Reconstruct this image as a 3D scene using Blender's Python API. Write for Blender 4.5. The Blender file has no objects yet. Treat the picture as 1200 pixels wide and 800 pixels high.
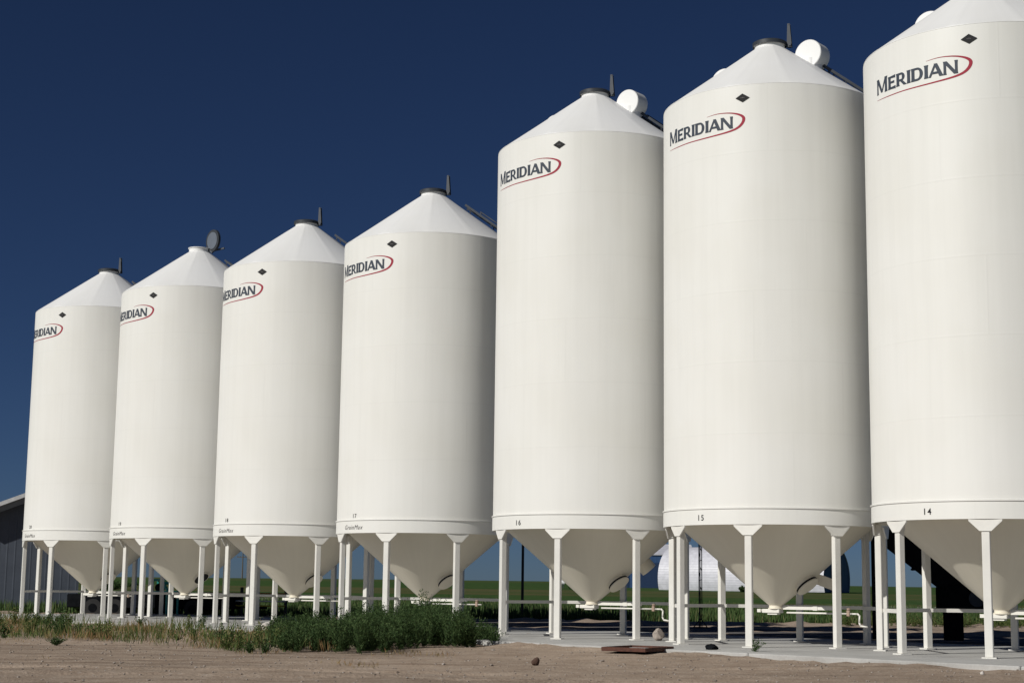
import bpy, bmesh, math, random
import numpy as np
from mathutils import Vector, Matrix, noise
random.seed(7); rng = np.random.default_rng(7)
R_ = math.radians
scene = bpy.context.scene

# ------------------------------------------------------------------ camera
F_PX, PITCH, ROLL, EYE = 1902.97, .1497, .0131, 1.1699
cd = bpy.data.cameras.new('camera'); cam = bpy.data.objects.new('camera', cd); scene.collection.objects.link(cam)
cd.sensor_width = 36; cd.lens = 36 * F_PX / 1200; cd.clip_start = .1; cd.clip_end = 20000
fw = Vector((0, math.cos(PITCH), math.sin(PITCH))); rt = Vector((1, 0, 0)); upv = rt.cross(fw)
rt2 = rt * math.cos(ROLL) + upv * math.sin(ROLL); up2 = -rt * math.sin(ROLL) + upv * math.cos(ROLL)
M = Matrix((rt2, up2, -fw)).transposed().to_4x4(); M.translation = (0, 0, EYE)
cam.matrix_world = M
scene.camera = cam

# ------------------------------------------------------------------ light
SUN_AZ, SUN_EL = R_(-52), R_(31.5)          # azimuth from -Y (towards the viewer) to +X
sd = Vector((math.sin(SUN_AZ) * math.cos(SUN_EL), -math.cos(SUN_AZ) * math.cos(SUN_EL), math.sin(SUN_EL)))
ld = bpy.data.lights.new('sun', 'SUN'); ld.energy = 3.5; ld.angle = R_(.5); ld.color = (1, .972, .905)
sun = bpy.data.objects.new('sun', ld); scene.collection.objects.link(sun)
sun.rotation_euler = sd.to_track_quat('Z', 'Y').to_euler()
w = bpy.data.worlds.new('World'); scene.world = w; w.use_nodes = True
nt = w.node_tree; nt.nodes.clear()
sky = nt.nodes.new('ShaderNodeTexSky'); sky.sky_type = 'NISHITA'; sky.sun_disc = False
sky.sun_elevation = SUN_EL; sky.sun_rotation = math.atan2(sd.x, sd.y)
sky.altitude = 2000; sky.air_density = .75; sky.dust_density = .7; sky.ozone_density = 3.5
bg = nt.nodes.new('ShaderNodeBackground'); bg.inputs[1].default_value = .05
wo = nt.nodes.new('ShaderNodeOutputWorld')
pol_ = nt.nodes.new('ShaderNodeMixRGB'); pol_.blend_type = 'MULTIPLY'; pol_.inputs[0].default_value = 1   # deep, polarised high-plains blue
pol_.inputs[2].default_value = (.27, .335, .455, 1)
nt.links.new(sky.outputs[0], pol_.inputs[1]); nt.links.new(pol_.outputs[0], bg.inputs[0]); nt.links.new(bg.outputs[0], wo.inputs[0])
vs = scene.view_settings; vs.view_transform = 'Standard'; vs.look = 'None'; vs.gamma = 1; vs.exposure = .07
vs.use_curve_mapping = False

# ------------------------------------------------------------------ helpers
COL = scene.collection
def tag(o, label=None, cat=None, group=None, kind=None):
    if label: o['label'] = label
    if cat: o['category'] = cat
    if group: o['group'] = group
    if kind: o['kind'] = kind
    return o
def empty(name, loc=(0, 0, 0), rz=0):
    o = bpy.data.objects.new(name, None); COL.objects.link(o); o.location = loc; o.rotation_euler = (0, 0, rz)
    o.empty_display_size = .2
    return o
def link(name, me, mat=None, parent=None):
    o = bpy.data.objects.new(name, me); COL.objects.link(o)
    if mat and not me.materials: me.materials.append(mat)
    if parent: o.parent = parent
    return o
class MB:
    def __init__(s): s.bm = bmesh.new()
    def face(s, pts, smooth=False):
        f = s.bm.faces.new([s.bm.verts.new(p) for p in pts]); f.smooth = smooth; return f
    def box(s, c, size, rot=None, bevel=0):
        m = Matrix.Translation(c) @ (rot.to_4x4() if rot else Matrix.Identity(4)) @ Matrix.Diagonal((*size, 1))
        r = bmesh.ops.create_cube(s.bm, size=1, matrix=m)
        if bevel:
            es = list({e for v in r['verts'] for e in v.link_edges})
            bmesh.ops.bevel(s.bm, geom=es, offset=bevel, segments=1, affect='EDGES')
        return s
    def bar(s, a, b, wd, h, up=Vector((0, 0, 1)), bevel=0):
        a = Vector(a); b = Vector(b); d = (b - a); L = d.length; d.normalize()
        x = d.cross(up)
        if x.length < 1e-4: x = d.cross(Vector((1, 0, 0)))
        x.normalize(); y = x.cross(d)
        return s.box((a + b) / 2, (wd, L, h), Matrix((x, d, y)).transposed(), bevel)
    def tube(s, a, b, r, n=12, r2=None, caps=True, smooth=True):
        a = Vector(a); b = Vector(b); d = (b - a).normalized(); x = d.orthogonal().normalized(); y = d.cross(x)
        r2 = r if r2 is None else r2
        A = [s.bm.verts.new(a + (x * math.cos(t) + y * math.sin(t)) * r) for t in [2 * math.pi * i / n for i in range(n)]]
        B = [s.bm.verts.new(b + (x * math.cos(t) + y * math.sin(t)) * r2) for t in [2 * math.pi * i / n for i in range(n)]]
        for i in range(n):
            f = s.bm.faces.new((A[i], A[(i + 1) % n], B[(i + 1) % n], B[i])); f.smooth = smooth
        if caps:
            s.bm.faces.new(A[::-1]); s.bm.faces.new(B)
        return s
    def path(s, pts, r, n=8):
        for a, b in zip(pts[:-1], pts[1:]): s.tube(a, b, r, n)
        for p in pts[1:-1]:
            q = bmesh.ops.create_icosphere(s.bm, subdivisions=2, radius=r * 1.02, matrix=Matrix.Translation(p))
            for v in q['verts']:
                for f in v.link_faces: f.smooth = True
        return s
    def lathe(s, prof, n=96, sharp=()):
        """prof = [(r, z, smooth?)...] ; revolve around z"""
        rows = []
        for (r, z) in prof:
            rows.append([s.bm.verts.new((r * math.sin(2 * math.pi * i / n), -r * math.cos(2 * math.pi * i / n), z)) for i in range(n)])
        for k in range(len(rows) - 1):
            for i in range(n):
                f = s.bm.faces.new((rows[k][i], rows[k][(i + 1) % n], rows[k + 1][(i + 1) % n], rows[k + 1][i])); f.smooth = True
        return rows
    def mesh(s, name, mat=None, sharp=None):
        bmesh.ops.recalc_face_normals(s.bm, faces=s.bm.faces[:])
        me = bpy.data.meshes.new(name); s.bm.to_mesh(me); s.bm.free()
        if mat: me.materials.append(mat)
        if sharp: me.set_sharp_from_angle(angle=R_(sharp))
        return me
    def build(s, name, mat=None, parent=None, sharp=30):
        return link(name, s.mesh(name, mat, sharp), None, parent)
def quads_mesh(name, V, mat):
    """V: (n,4,3) quads"""
    n = len(V); me = bpy.data.meshes.new(name)
    me.vertices.add(n * 4); me.vertices.foreach_set('co', V.reshape(-1).astype(np.float32))
    me.loops.add(n * 4); me.loops.foreach_set('vertex_index', np.arange(n * 4, dtype=np.int32))
    me.polygons.add(n); me.polygons.foreach_set('loop_start', np.arange(0, n * 4, 4, dtype=np.int32))
    me.update(calc_edges=True); me.materials.append(mat)
    return me

# ------------------------------------------------------------------ materials
def nodes(name):
    m = bpy.data.materials.new(name); m.use_nodes = True; t = m.node_tree
    return m, t, t.nodes['Principled BSDF']
def N(t, typ, **kw):
    n = t.nodes.new(typ)
    for k, v in kw.items():
        if k.startswith('_'): n.inputs[int(k[1:])].default_value = v
        else: setattr(n, k, v)
    return n
def mathn(t, op, a, b=None):
    n = t.nodes.new('ShaderNodeMath'); n.operation = op
    for i, v in enumerate((a, b)):
        if v is None: continue
        if isinstance(v, (int, float)): n.inputs[i].default_value = v
        else: t.links.new(v, n.inputs[i])
    return n.outputs[0]
def ramp(t, fac, stops):
    r = t.nodes.new('ShaderNodeValToRGB'); t.links.new(fac, r.inputs[0])
    e = r.color_ramp.elements
    while len(e) < len(stops): e.new(.5)
    for i, (p, c) in enumerate(stops):
        e[i].position = p; e[i].color = (*c, 1) if len(c) == 3 else c
    return r.outputs[0]
def noi(t, scale, detail=4, rough=.6, coord=None):
    n = t.nodes.new('ShaderNodeTexNoise'); n.inputs['Scale'].default_value = scale
    n.inputs['Detail'].default_value = detail; n.inputs['Roughness'].default_value = rough
    if coord: t.links.new(coord, n.inputs['Vector'])
    return n.outputs[0]
def mix(t, fac, a, b, mode='MIX'):
    n = t.nodes.new('ShaderNodeMixRGB'); n.blend_type = mode
    for i, v in enumerate((fac, a, b)):
        if isinstance(v, (int, float)): n.inputs[i].default_value = v
        elif isinstance(v, tuple): n.inputs[i].default_value = (*v, 1)
        else: t.links.new(v, n.inputs[i])
    return n.outputs[0]
def bump(t, bsdf, h, strength=.3, dist=.02):
    b = t.nodes.new('ShaderNodeBump'); b.inputs['Strength'].default_value = strength; b.inputs['Distance'].default_value = dist
    t.links.new(h, b.inputs['Height']); t.links.new(b.outputs[0], bsdf.inputs['Normal'])
def simple(name, col, rough=.5, metal=0, var=.12, scale=6, bmp=0):
    m, t, b = nodes(name)
    tc = N(t, 'ShaderNodeTexCoord').outputs['Object']
    n = noi(t, scale, 5, .6, tc)
    c = ramp(t, n, [(.3, tuple(x * (1 - var) for x in col)), (.7, tuple(min(1, x * (1 + var)) for x in col))])
    t.links.new(c, b.inputs['Base Color']); b.inputs['Roughness'].default_value = rough; b.inputs['Metallic'].default_value = metal
    if bmp: bump(t, b, n, bmp, .01)
    return m
def shell_paint(name, col, seams=True, rough=.48):
    """white powder-coated steel: faint weld seams round and down the wall"""
    m, t, b = nodes(name)
    tc = N(t, 'ShaderNodeTexCoord').outputs['Object']
    sx = N(t, 'ShaderNodeSeparateXYZ'); t.links.new(tc, sx.inputs[0])
    ang = mathn(t, 'ARCTAN2', sx.outputs[0], sx.outputs[1])
    u = mathn(t, 'MULTIPLY', ang, 2.44)
    cx = N(t, 'ShaderNodeCombineXYZ'); t.links.new(u, cx.inputs[0]); t.links.new(sx.outputs[2], cx.inputs[1])
    # vertical rain streaks, faint
    mp = N(t, 'ShaderNodeMapping'); mp.inputs['Scale'].default_value = (5.5, .22, 1); t.links.new(cx.outputs[0], mp.inputs[0])
    st = noi(t, 1.0, 5, .65, mp.outputs[0])
    big = noi(t, .55, 3, .5, tc)
    c = ramp(t, st, [(.25, tuple(x * .965 for x in col)), (.6, col)])
    c = mix(t, 1.0, c, ramp(t, big, [(.3, (.965, .96, .945)), (.65, (1, 1, 1))]), 'MULTIPLY')
    if seams:
        zz = mathn(t, 'DIVIDE', mathn(t, 'SUBTRACT', sx.outputs[2], 2.9), 1.506)
        fr = mathn(t, 'ABSOLUTE', mathn(t, 'SUBTRACT', mathn(t, 'FRACT', mathn(t, 'ADD', zz, .5)), .5))
        hl = mathn(t, 'MAXIMUM', mathn(t, 'SUBTRACT', 1.0, mathn(t, 'MULTIPLY', fr, 60)), 0.0)
        row = mathn(t, 'MULTIPLY', mathn(t, 'FLOOR', zz), .37)
        uu = mathn(t, 'ADD', mathn(t, 'DIVIDE', ang, 2 * math.pi / 5), row)
        fu = mathn(t, 'ABSOLUTE', mathn(t, 'SUBTRACT', mathn(t, 'FRACT', uu), .5))
        vl = mathn(t, 'MAXIMUM', mathn(t, 'SUBTRACT', 1.0, mathn(t, 'MULTIPLY', fu, 130)), 0.0)
        sm = mathn(t, 'MAXIMUM', hl, vl)
        c = mix(t, mathn(t, 'MULTIPLY', sm, .05), c, tuple(x * .6 for x in col))
        mp3 = N(t, 'ShaderNodeMapping'); mp3.inputs['Scale'].default_value = (1.6, .12, 1); t.links.new(cx.outputs[0], mp3.inputs[0])
        wav = noi(t, 1, 2, .4, mp3.outputs[0])
        h = mathn(t, 'ADD', mathn(t, 'MULTIPLY', sm, .10), wav)
        bump(t, b, h, .30, .035)
    t.links.new(c, b.inputs['Base Color'])
    b.inputs['Roughness'].default_value = rough; b.inputs['Specular IOR Level'].default_value = .3
    return m
WHITE = (.81, .805, .775)
M_shell = shell_paint('white_shell_paint', WHITE)
M_roof = shell_paint('white_roof_paint', (.83, .83, .83), False)
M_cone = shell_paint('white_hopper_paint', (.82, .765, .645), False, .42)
M_leg = simple('white_leg_paint', (.76, .745, .70), .4, 0, .04, 3)
M_gate = simple('cream_gate_paint', (.78, .76, .70), .4, 0, .05)
M_dark = simple('dark_rubber', (.035, .04, .048), .5, 0, .2)
M_darkmetal = simple('dark_galvanised', (.045, .052, .065), .6, .1, .2)
M_black = simple('black_steel', (.010, .011, .013), .85, 0, .3)
M_black.node_tree.nodes['Principled BSDF'].inputs['Specular IOR Level'].default_value = .0
M_hole = simple('hole_dark', (.006, .006, .006), .9, 0, 0)
M_lid_in = simple('lid_inside_grey', (.13, .15, .185), .5, 0, .08)
M_letter = simple('slate_vinyl', (.040, .052, .075), .7, 0, .05)
M_red = simple('crimson_vinyl', (.33, .010, .035), .7, 0, .05)
M_print = simple('black_print', (.010, .010, .012), .8, 0, 0)
M_grey_print = simple('grey_print', (.11, .10, .10), .5, 0, .2)
M_rust = simple('rust_steel', (.085, .030, .018), .8, 0, .45, 9, .3)
M_rock = simple('rock', (.36, .31, .27), .9, 0, .25, 7, .6)
M_whiterock = simple('pale_rock', (.62, .58, .54), .9, 0, .15, 7, .5)
M_clod = simple('clod', (.09, .05, .035), .95, 0, .4, 12, .6)
M_bark = simple('bark', (.12, .09, .06), .9, 0, .3, 9, .4)
M_lane_post = simple('dark_post_paint', (.02, .022, .03), .6, 0, .2)
M_teal = simple('teal_paint', (.03, .30, .27), .4, 0, .15)
M_orange = simple('orange_paint', (.50, .22, .06), .5, 0, .15)
M_yellow = simple('yellow_paint', (.60, .48, .06), .5, 0, .15)
M_tyre = simple('tyre', (.015, .015, .016), .8, 0, .2)

# ------------------------------------------------------------------ lie of the land
E = Vector((.6929, -.7210, 0)); NN = Vector((.7210, .6929, 0)); C0 = Vector((5.855, 36.009, 0))
def ab(a, b, z=0): v = C0 + E * a + NN * b; return Vector((v.x, v.y, z))
def hill(x, y):
    d = max(0, y - 150)
    if d <= 0: z = 0
    elif d < 110: z = 1.05 * (d / 110)
    else: z = 1.05 + 2.35 * min(1, (d - 110) / 420) ** .8
    if y > 700: z -= (y - 700) * .004
    if y > 150: z += .35 * math.sin(x * .011 + 1.3) * min(1, d / 300)
    return -.17 + z
def yard_z(x, y):
    v = noise.noise((x * .35, y * .35, 0)) * .035 + noise.noise((x * 1.1, y * 1.1, 3)) * .018 + noise.noise((x * 3.1, y * 3.1, 9)) * .012
    p = Vector((x, y, 0)) - C0; b = p.dot(NN)
    berm = .05 * math.exp(-((b + 6.2) / 1.2) ** 2)
    if b > -5.4: berm += max(0, .05 + .09 * noise.noise((x * .9, y * .9, 7)) + .03 * noise.noise((x * 3, y * 3, 8))) * min(1, (b + 5.4) / .5)
    rut = 0
    for y0, k in ((23.2, .05), (24.9, .035), (27.4, .02)):
        c = y0 - .06 * x + .25 * noise.noise((x * .15, y0, 0)); d = y - c
        rut += (-k * math.exp(-(d / .10) ** 2) + k * .6 * math.exp(-((d - .2) / .1) ** 2)) * max(0, min(1, .6 + noise.noise((x * .3, y0, 4)) * 1.5 - x * .05))
    return -.13 + v + berm + rut

# ground sheet
def ground_mat():
    m, t, b = nodes('prairie')
    tc = N(t, 'ShaderNodeTexCoord').outputs['Object']
    a = noi(t, .02, 4, .6, tc); c = noi(t, .6, 6, .7, tc); fine = noi(t, 6, 4, .7, tc)
    mp = N(t, 'ShaderNodeMapping'); mp.inputs['Scale'].default_value = (.004, .05, 1); t.links.new(tc, mp.inputs[0])
    bands = noi(t, 1.0, 3, .5, mp.outputs[0])
    g = ramp(t, c, [(.3, (.026, .056, .014)), (.55, (.048, .095, .022)), (.8, (.095, .12, .035))])
    dry = ramp(t, fine, [(.3, (.075, .070, .025)), (.7, (.16, .13, .06))])
    fac = ramp(t, bands, [(.52, (0, 0, 0)), (.66, (.75, .75, .75))])
    col = mix(t, fac, g, dry)
    t.links.new(col, b.inputs['Base Color']); b.inputs['Roughness'].default_value = 1
    b.inputs['Specular IOR Level'].default_value = .1
    bump(t, b, fine, .6, .1)
    return m
def grid(name, xs, ys, zf, mat):
    V = [(x, y, zf(x, y)) for y in ys for x in xs]; nx = len(xs)
    Fc = [(j * nx + i, j * nx + i + 1, (j + 1) * nx + i + 1, (j + 1) * nx + i) for j in range(len(ys) - 1) for i in range(nx - 1)]
    me = bpy.data.meshes.new(name); me.from_pydata(V, [], Fc); me.materials.append(mat)
    me.polygons.foreach_set('use_smooth', [True] * len(Fc)); me.update()
    return link(name, me)
ys = [-300, -50, 0, 20, 40, 60, 80, 100, 125, 150] + list(range(165, 700, 15)) + [750, 850, 1000, 1400, 2000, 3500, 6000]
xs = [-6000, -3000, -1500, -900, -600] + list(range(-450, 451, 25)) + [600, 900, 1500, 3000, 6000]
tag(grid('ground', xs, ys, hill, ground_mat()), kind='structure')

def gravel_mat(name, c1, c2, c3, pebble=True):
    m, t, b = nodes(name)
    tc = N(t, 'ShaderNodeTexCoord').outputs['Object']
    big = noi(t, .25, 5, .6, tc); mid = noi(t, 2.2, 6, .7, tc); fine = noi(t, 28, 5, .75, tc)
    # wheel tracks run roughly across the view
    mp = N(t, 'ShaderNodeMapping'); mp.inputs['Scale'].default_value = (.06, 1.5, 1); mp.inputs['Rotation'].default_value = (0, 0, R_(4))
    t.links.new(tc, mp.inputs[0]); trk = noi(t, 1, 5, .62, mp.outputs[0])
    c = ramp(t, mid, [(.25, c1), (.5, c2), (.78, c3)])
    c = mix(t, .75, c, ramp(t, big, [(.35, (.78, .76, .74)), (.7, (1.12, 1.1, 1.08))]), 'MULTIPLY')
    c = mix(t, .9, c, ramp(t, trk, [(.30, (.62, .58, .54)), (.45, (.95, .94, .93)), (.7, (1.15, 1.13, 1.1))]), 'MULTIPLY')
    c = mix(t, .8, c, ramp(t, fine, [(.3, (.6, .58, .56)), (.5, (1, 1, 1)), (.72, (1.35, 1.33, 1.3))]), 'MULTIPLY')
    vo = N(t, 'ShaderNodeTexVoronoi'); vo.inputs['Scale'].default_value = 16; t.links.new(tc, vo.inputs['Vector'])
    peb = ramp(t, vo.outputs['Color'], [(.82, (0, 0, 0)), (.9, (1, 1, 1))])
    c = mix(t, mathn(t, 'MULTIPLY', peb, .2), c, (.5, .47, .43))
    t.links.new(c, b.inputs['Base Color']); b.inputs['Roughness'].default_value = .95
    b.inputs['Specular IOR Level'].default_value = .0
    h = mathn(t, 'ADD', mathn(t, 'MULTIPLY', fine, .6), mathn(t, 'ADD', mathn(t, 'MULTIPLY', vo.outputs['Distance'], .4), mathn(t, 'MULTIPLY', trk, 1.2)))
    bump(t, b, h, .7, .03)
    return m
M_gravel = gravel_mat('gravel', (.29, .228, .18), (.38, .308, .25), (.47, .398, .335))
M_lane = gravel_mat('lane_gravel', (.13, .125, .13), (.17, .165, .17), (.22, .21, .21))
xs = list(np.arange(-34, 34.1, .3)); ys2 = list(np.arange(15, 21, .3)) + list(np.arange(21, 29, .08)) + list(np.arange(29, 64.6, .3))
def yz(x, y):
    e = .25 * max(0, y - 63.2)                                   # outer rim dips below the prairie sheet
    return yard_z(x, y) + (.0) - e * .3
tag(grid('gravel_yard', xs, ys2, yz, M_gravel), kind='structure')
# dark lane right behind the pad
mb = MB()
na = 60
prev = None
for i in range(na + 1):
    a = -40 + 62 * i / na
    wob = 13.0 + .9 * noise.noise((a * .4, 0, 5)) + .3 * noise.noise((a * 1.7, 2, 5))
    row = [mb.bm.verts.new(ab(a, b, -.058)) for b in (4.6, 8, 11, wob)]
    if prev:
        for k in range(3): mb.bm.faces.new((prev[k], prev[k + 1], row[k + 1], row[k]))
    prev = row
tag(mb.build('service_lane', M_lane), kind='structure')
# windrow of loose gravel along the far edge of the lane
mb = MB()
prev = None
for i in range(260):
    x = -30 + 64 * i / 259; y = 60.2 + .8 * noise.noise((x * .15, 7, 0))
    h = .13 + .16 * abs(noise.noise((x * .9, 1, 0))) + .06 * noise.noise((x * 3, 4, 0))
    row = [mb.bm.verts.new((x, y + dy, -.14 + h * k)) for dy, k in ((-1.3, 0), (-.6, .6), (-.1, 1), (.5, .75), (1.3, 0))]
    if prev:
        for k in range(4): mb.bm.faces.new((prev[k], prev[k + 1], row[k + 1], row[k])).smooth = True
    prev = row
tag(mb.build('gravel_windrow', M_gravel, sharp=None), kind='structure')
# far gravel road
mb = MB()
prev = None
for i in range(81):
    x = -200 + 400 * i / 80
    row = [mb.bm.verts.new((x, y, .02 + (-.17))) for y in (141, 149)]
    if prev: mb.bm.faces.new((prev[0], prev[1], row[1], row[0]))
    prev = row
tag(mb.build('gravel_road', simple('pale_road', (.42, .40, .37), .95, 0, .1, .5)), kind='structure')

# concrete pad
def concrete():
    m, t, b = nodes('concrete')
    tc = N(t, 'ShaderNodeTexCoord').outputs['Object']
    a = noi(t, .8, 6, .65, tc); f = noi(t, 22, 5, .7, tc)
    c = ramp(t, a, [(.3, (.40, .395, .38)), (.55, (.48, .475, .46)), (.8, (.56, .55, .53))])
    c = mix(t, .5, c, ramp(t, f, [(.3, (.8, .8, .8)), (.7, (1.12, 1.12, 1.12))]), 'MULTIPLY')
    mp = N(t, 'ShaderNodeMapping'); mp.inputs['Rotation'].default_value = (0, 0, -math.atan2(E.y, E.x)); t.links.new(tc, mp.inputs[0])
    mp2 = N(t, 'ShaderNodeMapping'); mp2.inputs['Scale'].default_value = (.5, 4, 1); t.links.new(mp.outputs[0], mp2.inputs[0])
    s = noi(t, 1, 4, .6, mp2.outputs[0])
    c = mix(t, .7, c, ramp(t, s, [(.3, (.72, .71, .70)), (.6, (1.05, 1.05, 1.05))]), 'MULTIPLY')
    t.links.new(c, b.inputs['Base Color']); b.inputs['Roughness'].default_value = .85
    bump(t, b, f, .25, .01)
    return m
M_conc = concrete()
mb = MB()
rot = Matrix((E, NN, Vector((0, 0, 1)))).transposed()
cuts = [-31.8, -26.2, -20.5, -14.7, -8.7, -2.75, 2.75, 8.3, 13.5]
for a0, a1 in zip(cuts[:-1], cuts[1:]):
    mb.box(ab((a0 + a1) / 2, 0, -.2), (a1 - a0 - .012, 9.1, .4), rot, .02)
tag(mb.build('concrete_pad', M_conc), kind='structure')

# ------------------------------------------------------------------ hopper bins
RAD = 2.44; ZR = 2.5075; RISE = 1.652; RHO = 2.36; TH0 = -.3932
def pol(r, a, z): return Vector((r * math.sin(a), -r * math.cos(a), z))
cache = {}
def cached(key, fn):
    if key not in cache: cache[key] = fn()
    return cache[key]
def shell_mesh(ze):
    mb = MB(); n = 128
    mb.lathe([(RAD, 2.82), (RAD, 2.9)] + [(RAD, 2.9 + (ze - .05 - 2.9) * i / 8) for i in range(1, 9)] + [(RAD - .001, ze)], n)
    return mb.mesh('shell', M_shell, 35)
def skirt_mesh():
    mb = MB(); n = 128
    mb.lathe([(RAD + .004, 2.862), (RAD + .035, 2.858), (RAD + .035, 2.835), (RAD + .014, 2.83), (RAD + .014, ZR), (RAD - .03, ZR), (RAD - .03, 2.8)], n)
    return mb.mesh('skirt_ring', M_shell, 30)
def roof_mesh():
    mb = MB(); n = 144
    prof = [(RAD + .003, -.012), (RAD + .001, .0), (RAD - .035, .03)]
    k = 6
    for i in range(1, k + 1):
        f = i / k; prof.append((RAD - .035 + (.33 - RAD + .035) * f, .03 + (RISE - .10 - .03) * f))
    rows = mb.lathe(prof, n)
    for row in rows[2:-1]:
        for i, v in enumerate(row):
            if i % 12 == 0: v.co.z += .006
            else: v.co.z -= .008 * math.sin(math.pi * (i % 12) / 12)
    return mb.mesh('roof', M_roof, 40)
def cone_mesh():
    mb = MB(); n = 128
    mb.lathe([(2.42, 2.80), (2.0, 2.437), (1.4, 1.918), (.7, 1.313), (.30, .965), (.15, .84), (.15, .79), (.17, .79), (.17, .765), (.10, .765)], n)
    return mb.mesh('hopper_cone', M_cone, 25)
def leg_mesh(k):
    a = TH0 + k * math.pi / 4
    o = pol(1, a, 0); tdir = Vector((math.cos(a), math.sin(a), 0)); rot = Matrix((tdir, o, Vector((0, 0, 1)))).transposed()
    mb = MB()
    mb.box(pol(RHO, a, 1.265), (.148, .125, 2.49), rot, .012)
    mb.box(pol(RHO, a, .012), (.26, .24, .022), rot)
    return mb.mesh('leg', M_leg)
def gusset_mesh(k):
    a = TH0 + k * math.pi / 4
    o = pol(1, a, 0); td = Vector((math.cos(a), math.sin(a), 0))
    mb = MB()
    prof = [(-.31, ZR + .16), (.31, ZR + .16), (.31, ZR - .05), (.10, ZR - .24), (-.10, ZR - .24), (-.31, ZR - .05)]
    base = o * (RHO + .075)
    prof = [(-.30, ZR + .02), (.30, ZR + .02), (.30, ZR - .035), (.105, ZR - .22), (-.105, ZR - .22), (-.30, ZR - .035)]
    A = []; B = []
    for s, z in prof:
        off = -(s * s) / (2 * RAD)
        A.append(mb.bm.verts.new(base + td * s + o * (off + .012) + Vector((0, 0, z))))
        B.append(mb.bm.verts.new(base + td * s + o * (off - .022) + Vector((0, 0, z))))
    mb.bm.faces.new(A); mb.bm.faces.new(B[::-1])
    for i in range(6): mb.bm.faces.new((A[i], A[(i + 1) % 6], B[(i + 1) % 6], B[i]))
    # short side webs carrying the load
    for s in (-1, 1):
        mb.bar(pol(RHO, a, ZR - .01) + td * .10 * s, pol(RHO, a, ZR - .2) + td * .10 * s, .012, .1, o)
    return mb.mesh('gusset', M_leg)
def brace_mesh(k):
    a0 = TH0 + k * math.pi / 4; a1 = a0 + math.pi / 4
    mb = MB(); mb.bar(pol(RHO - .075, a0, .80), pol(RHO - .075, a1, .80), .05, .075)
    return mb.mesh('brace', M_leg)

# lettering wrapped round the shell -------------------------------------------
def wrap(s, t, a0, z0, r): return pol(r, a0 + s / RAD, z0 + t)
def strip(mb, pts, a0, z0, r):
    """pts: list of (left, right) pairs in sheet coordinates"""
    prev = None
    for p, q in pts:
        row = (mb.bm.verts.new(wrap(*p, a0, z0, r)), mb.bm.verts.new(wrap(*q, a0, z0, r)))
        if prev: mb.bm.faces.new((prev[0], prev[1], row[1], row[0]))
        prev = row
def stroke(p, q, w0, w1=None, n=4, flat=False):
    w1 = w0 if w1 is None else w1
    dx, dy = q[0] - p[0], q[1] - p[1]; L = math.hypot(dx, dy)
    nx, ny = (-dy / L, dx / L) if not flat else (1, 0)
    out = []
    for i in range(n + 1):
        f = i / n; ww = (w0 + (w1 - w0) * f) / 2
        x = p[0] + dx * f; y = p[1] + dy * f
        out.append(((x - nx * ww, y - ny * ww), (x + nx * ww, y + ny * ww)))
    return out
def vstem(x, t0, t1, wd):
    """upright stem, flared a little at both ends"""
    out = []
    for i in range(9):
        f = i / 8; fl = wd / 2 * (1 + .38 * abs(2 * f - 1) ** 5)
        y = t0 + (t1 - t0) * f; out.append(((x - fl, y), (x + fl, y)))
    return out
def hbar(x0, x1, y, w0, w1=None):
    w1 = w1 or w0; n = 5; out = []
    for i in range(n + 1):
        f = i / n; x = x0 + (x1 - x0) * f; ww = (w0 + (w1 - w0) * f * f) / 2
        out.append(((x, y - ww), (x, y + ww)))
    return out
def arc(cx, cy, rx, ry, a0, a1, wt, ws, n=14):
    out = []
    for i in range(n + 1):
        a = a0 + (a1 - a0) * i / n; ca, sa = math.cos(a), math.sin(a)
        ww = wt + (ws - wt) * abs(ca)
        out.append(((cx + (rx - ww) * ca, cy + (ry - wt) * sa), (cx + rx * ca, cy + ry * sa)))
    return out
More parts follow.
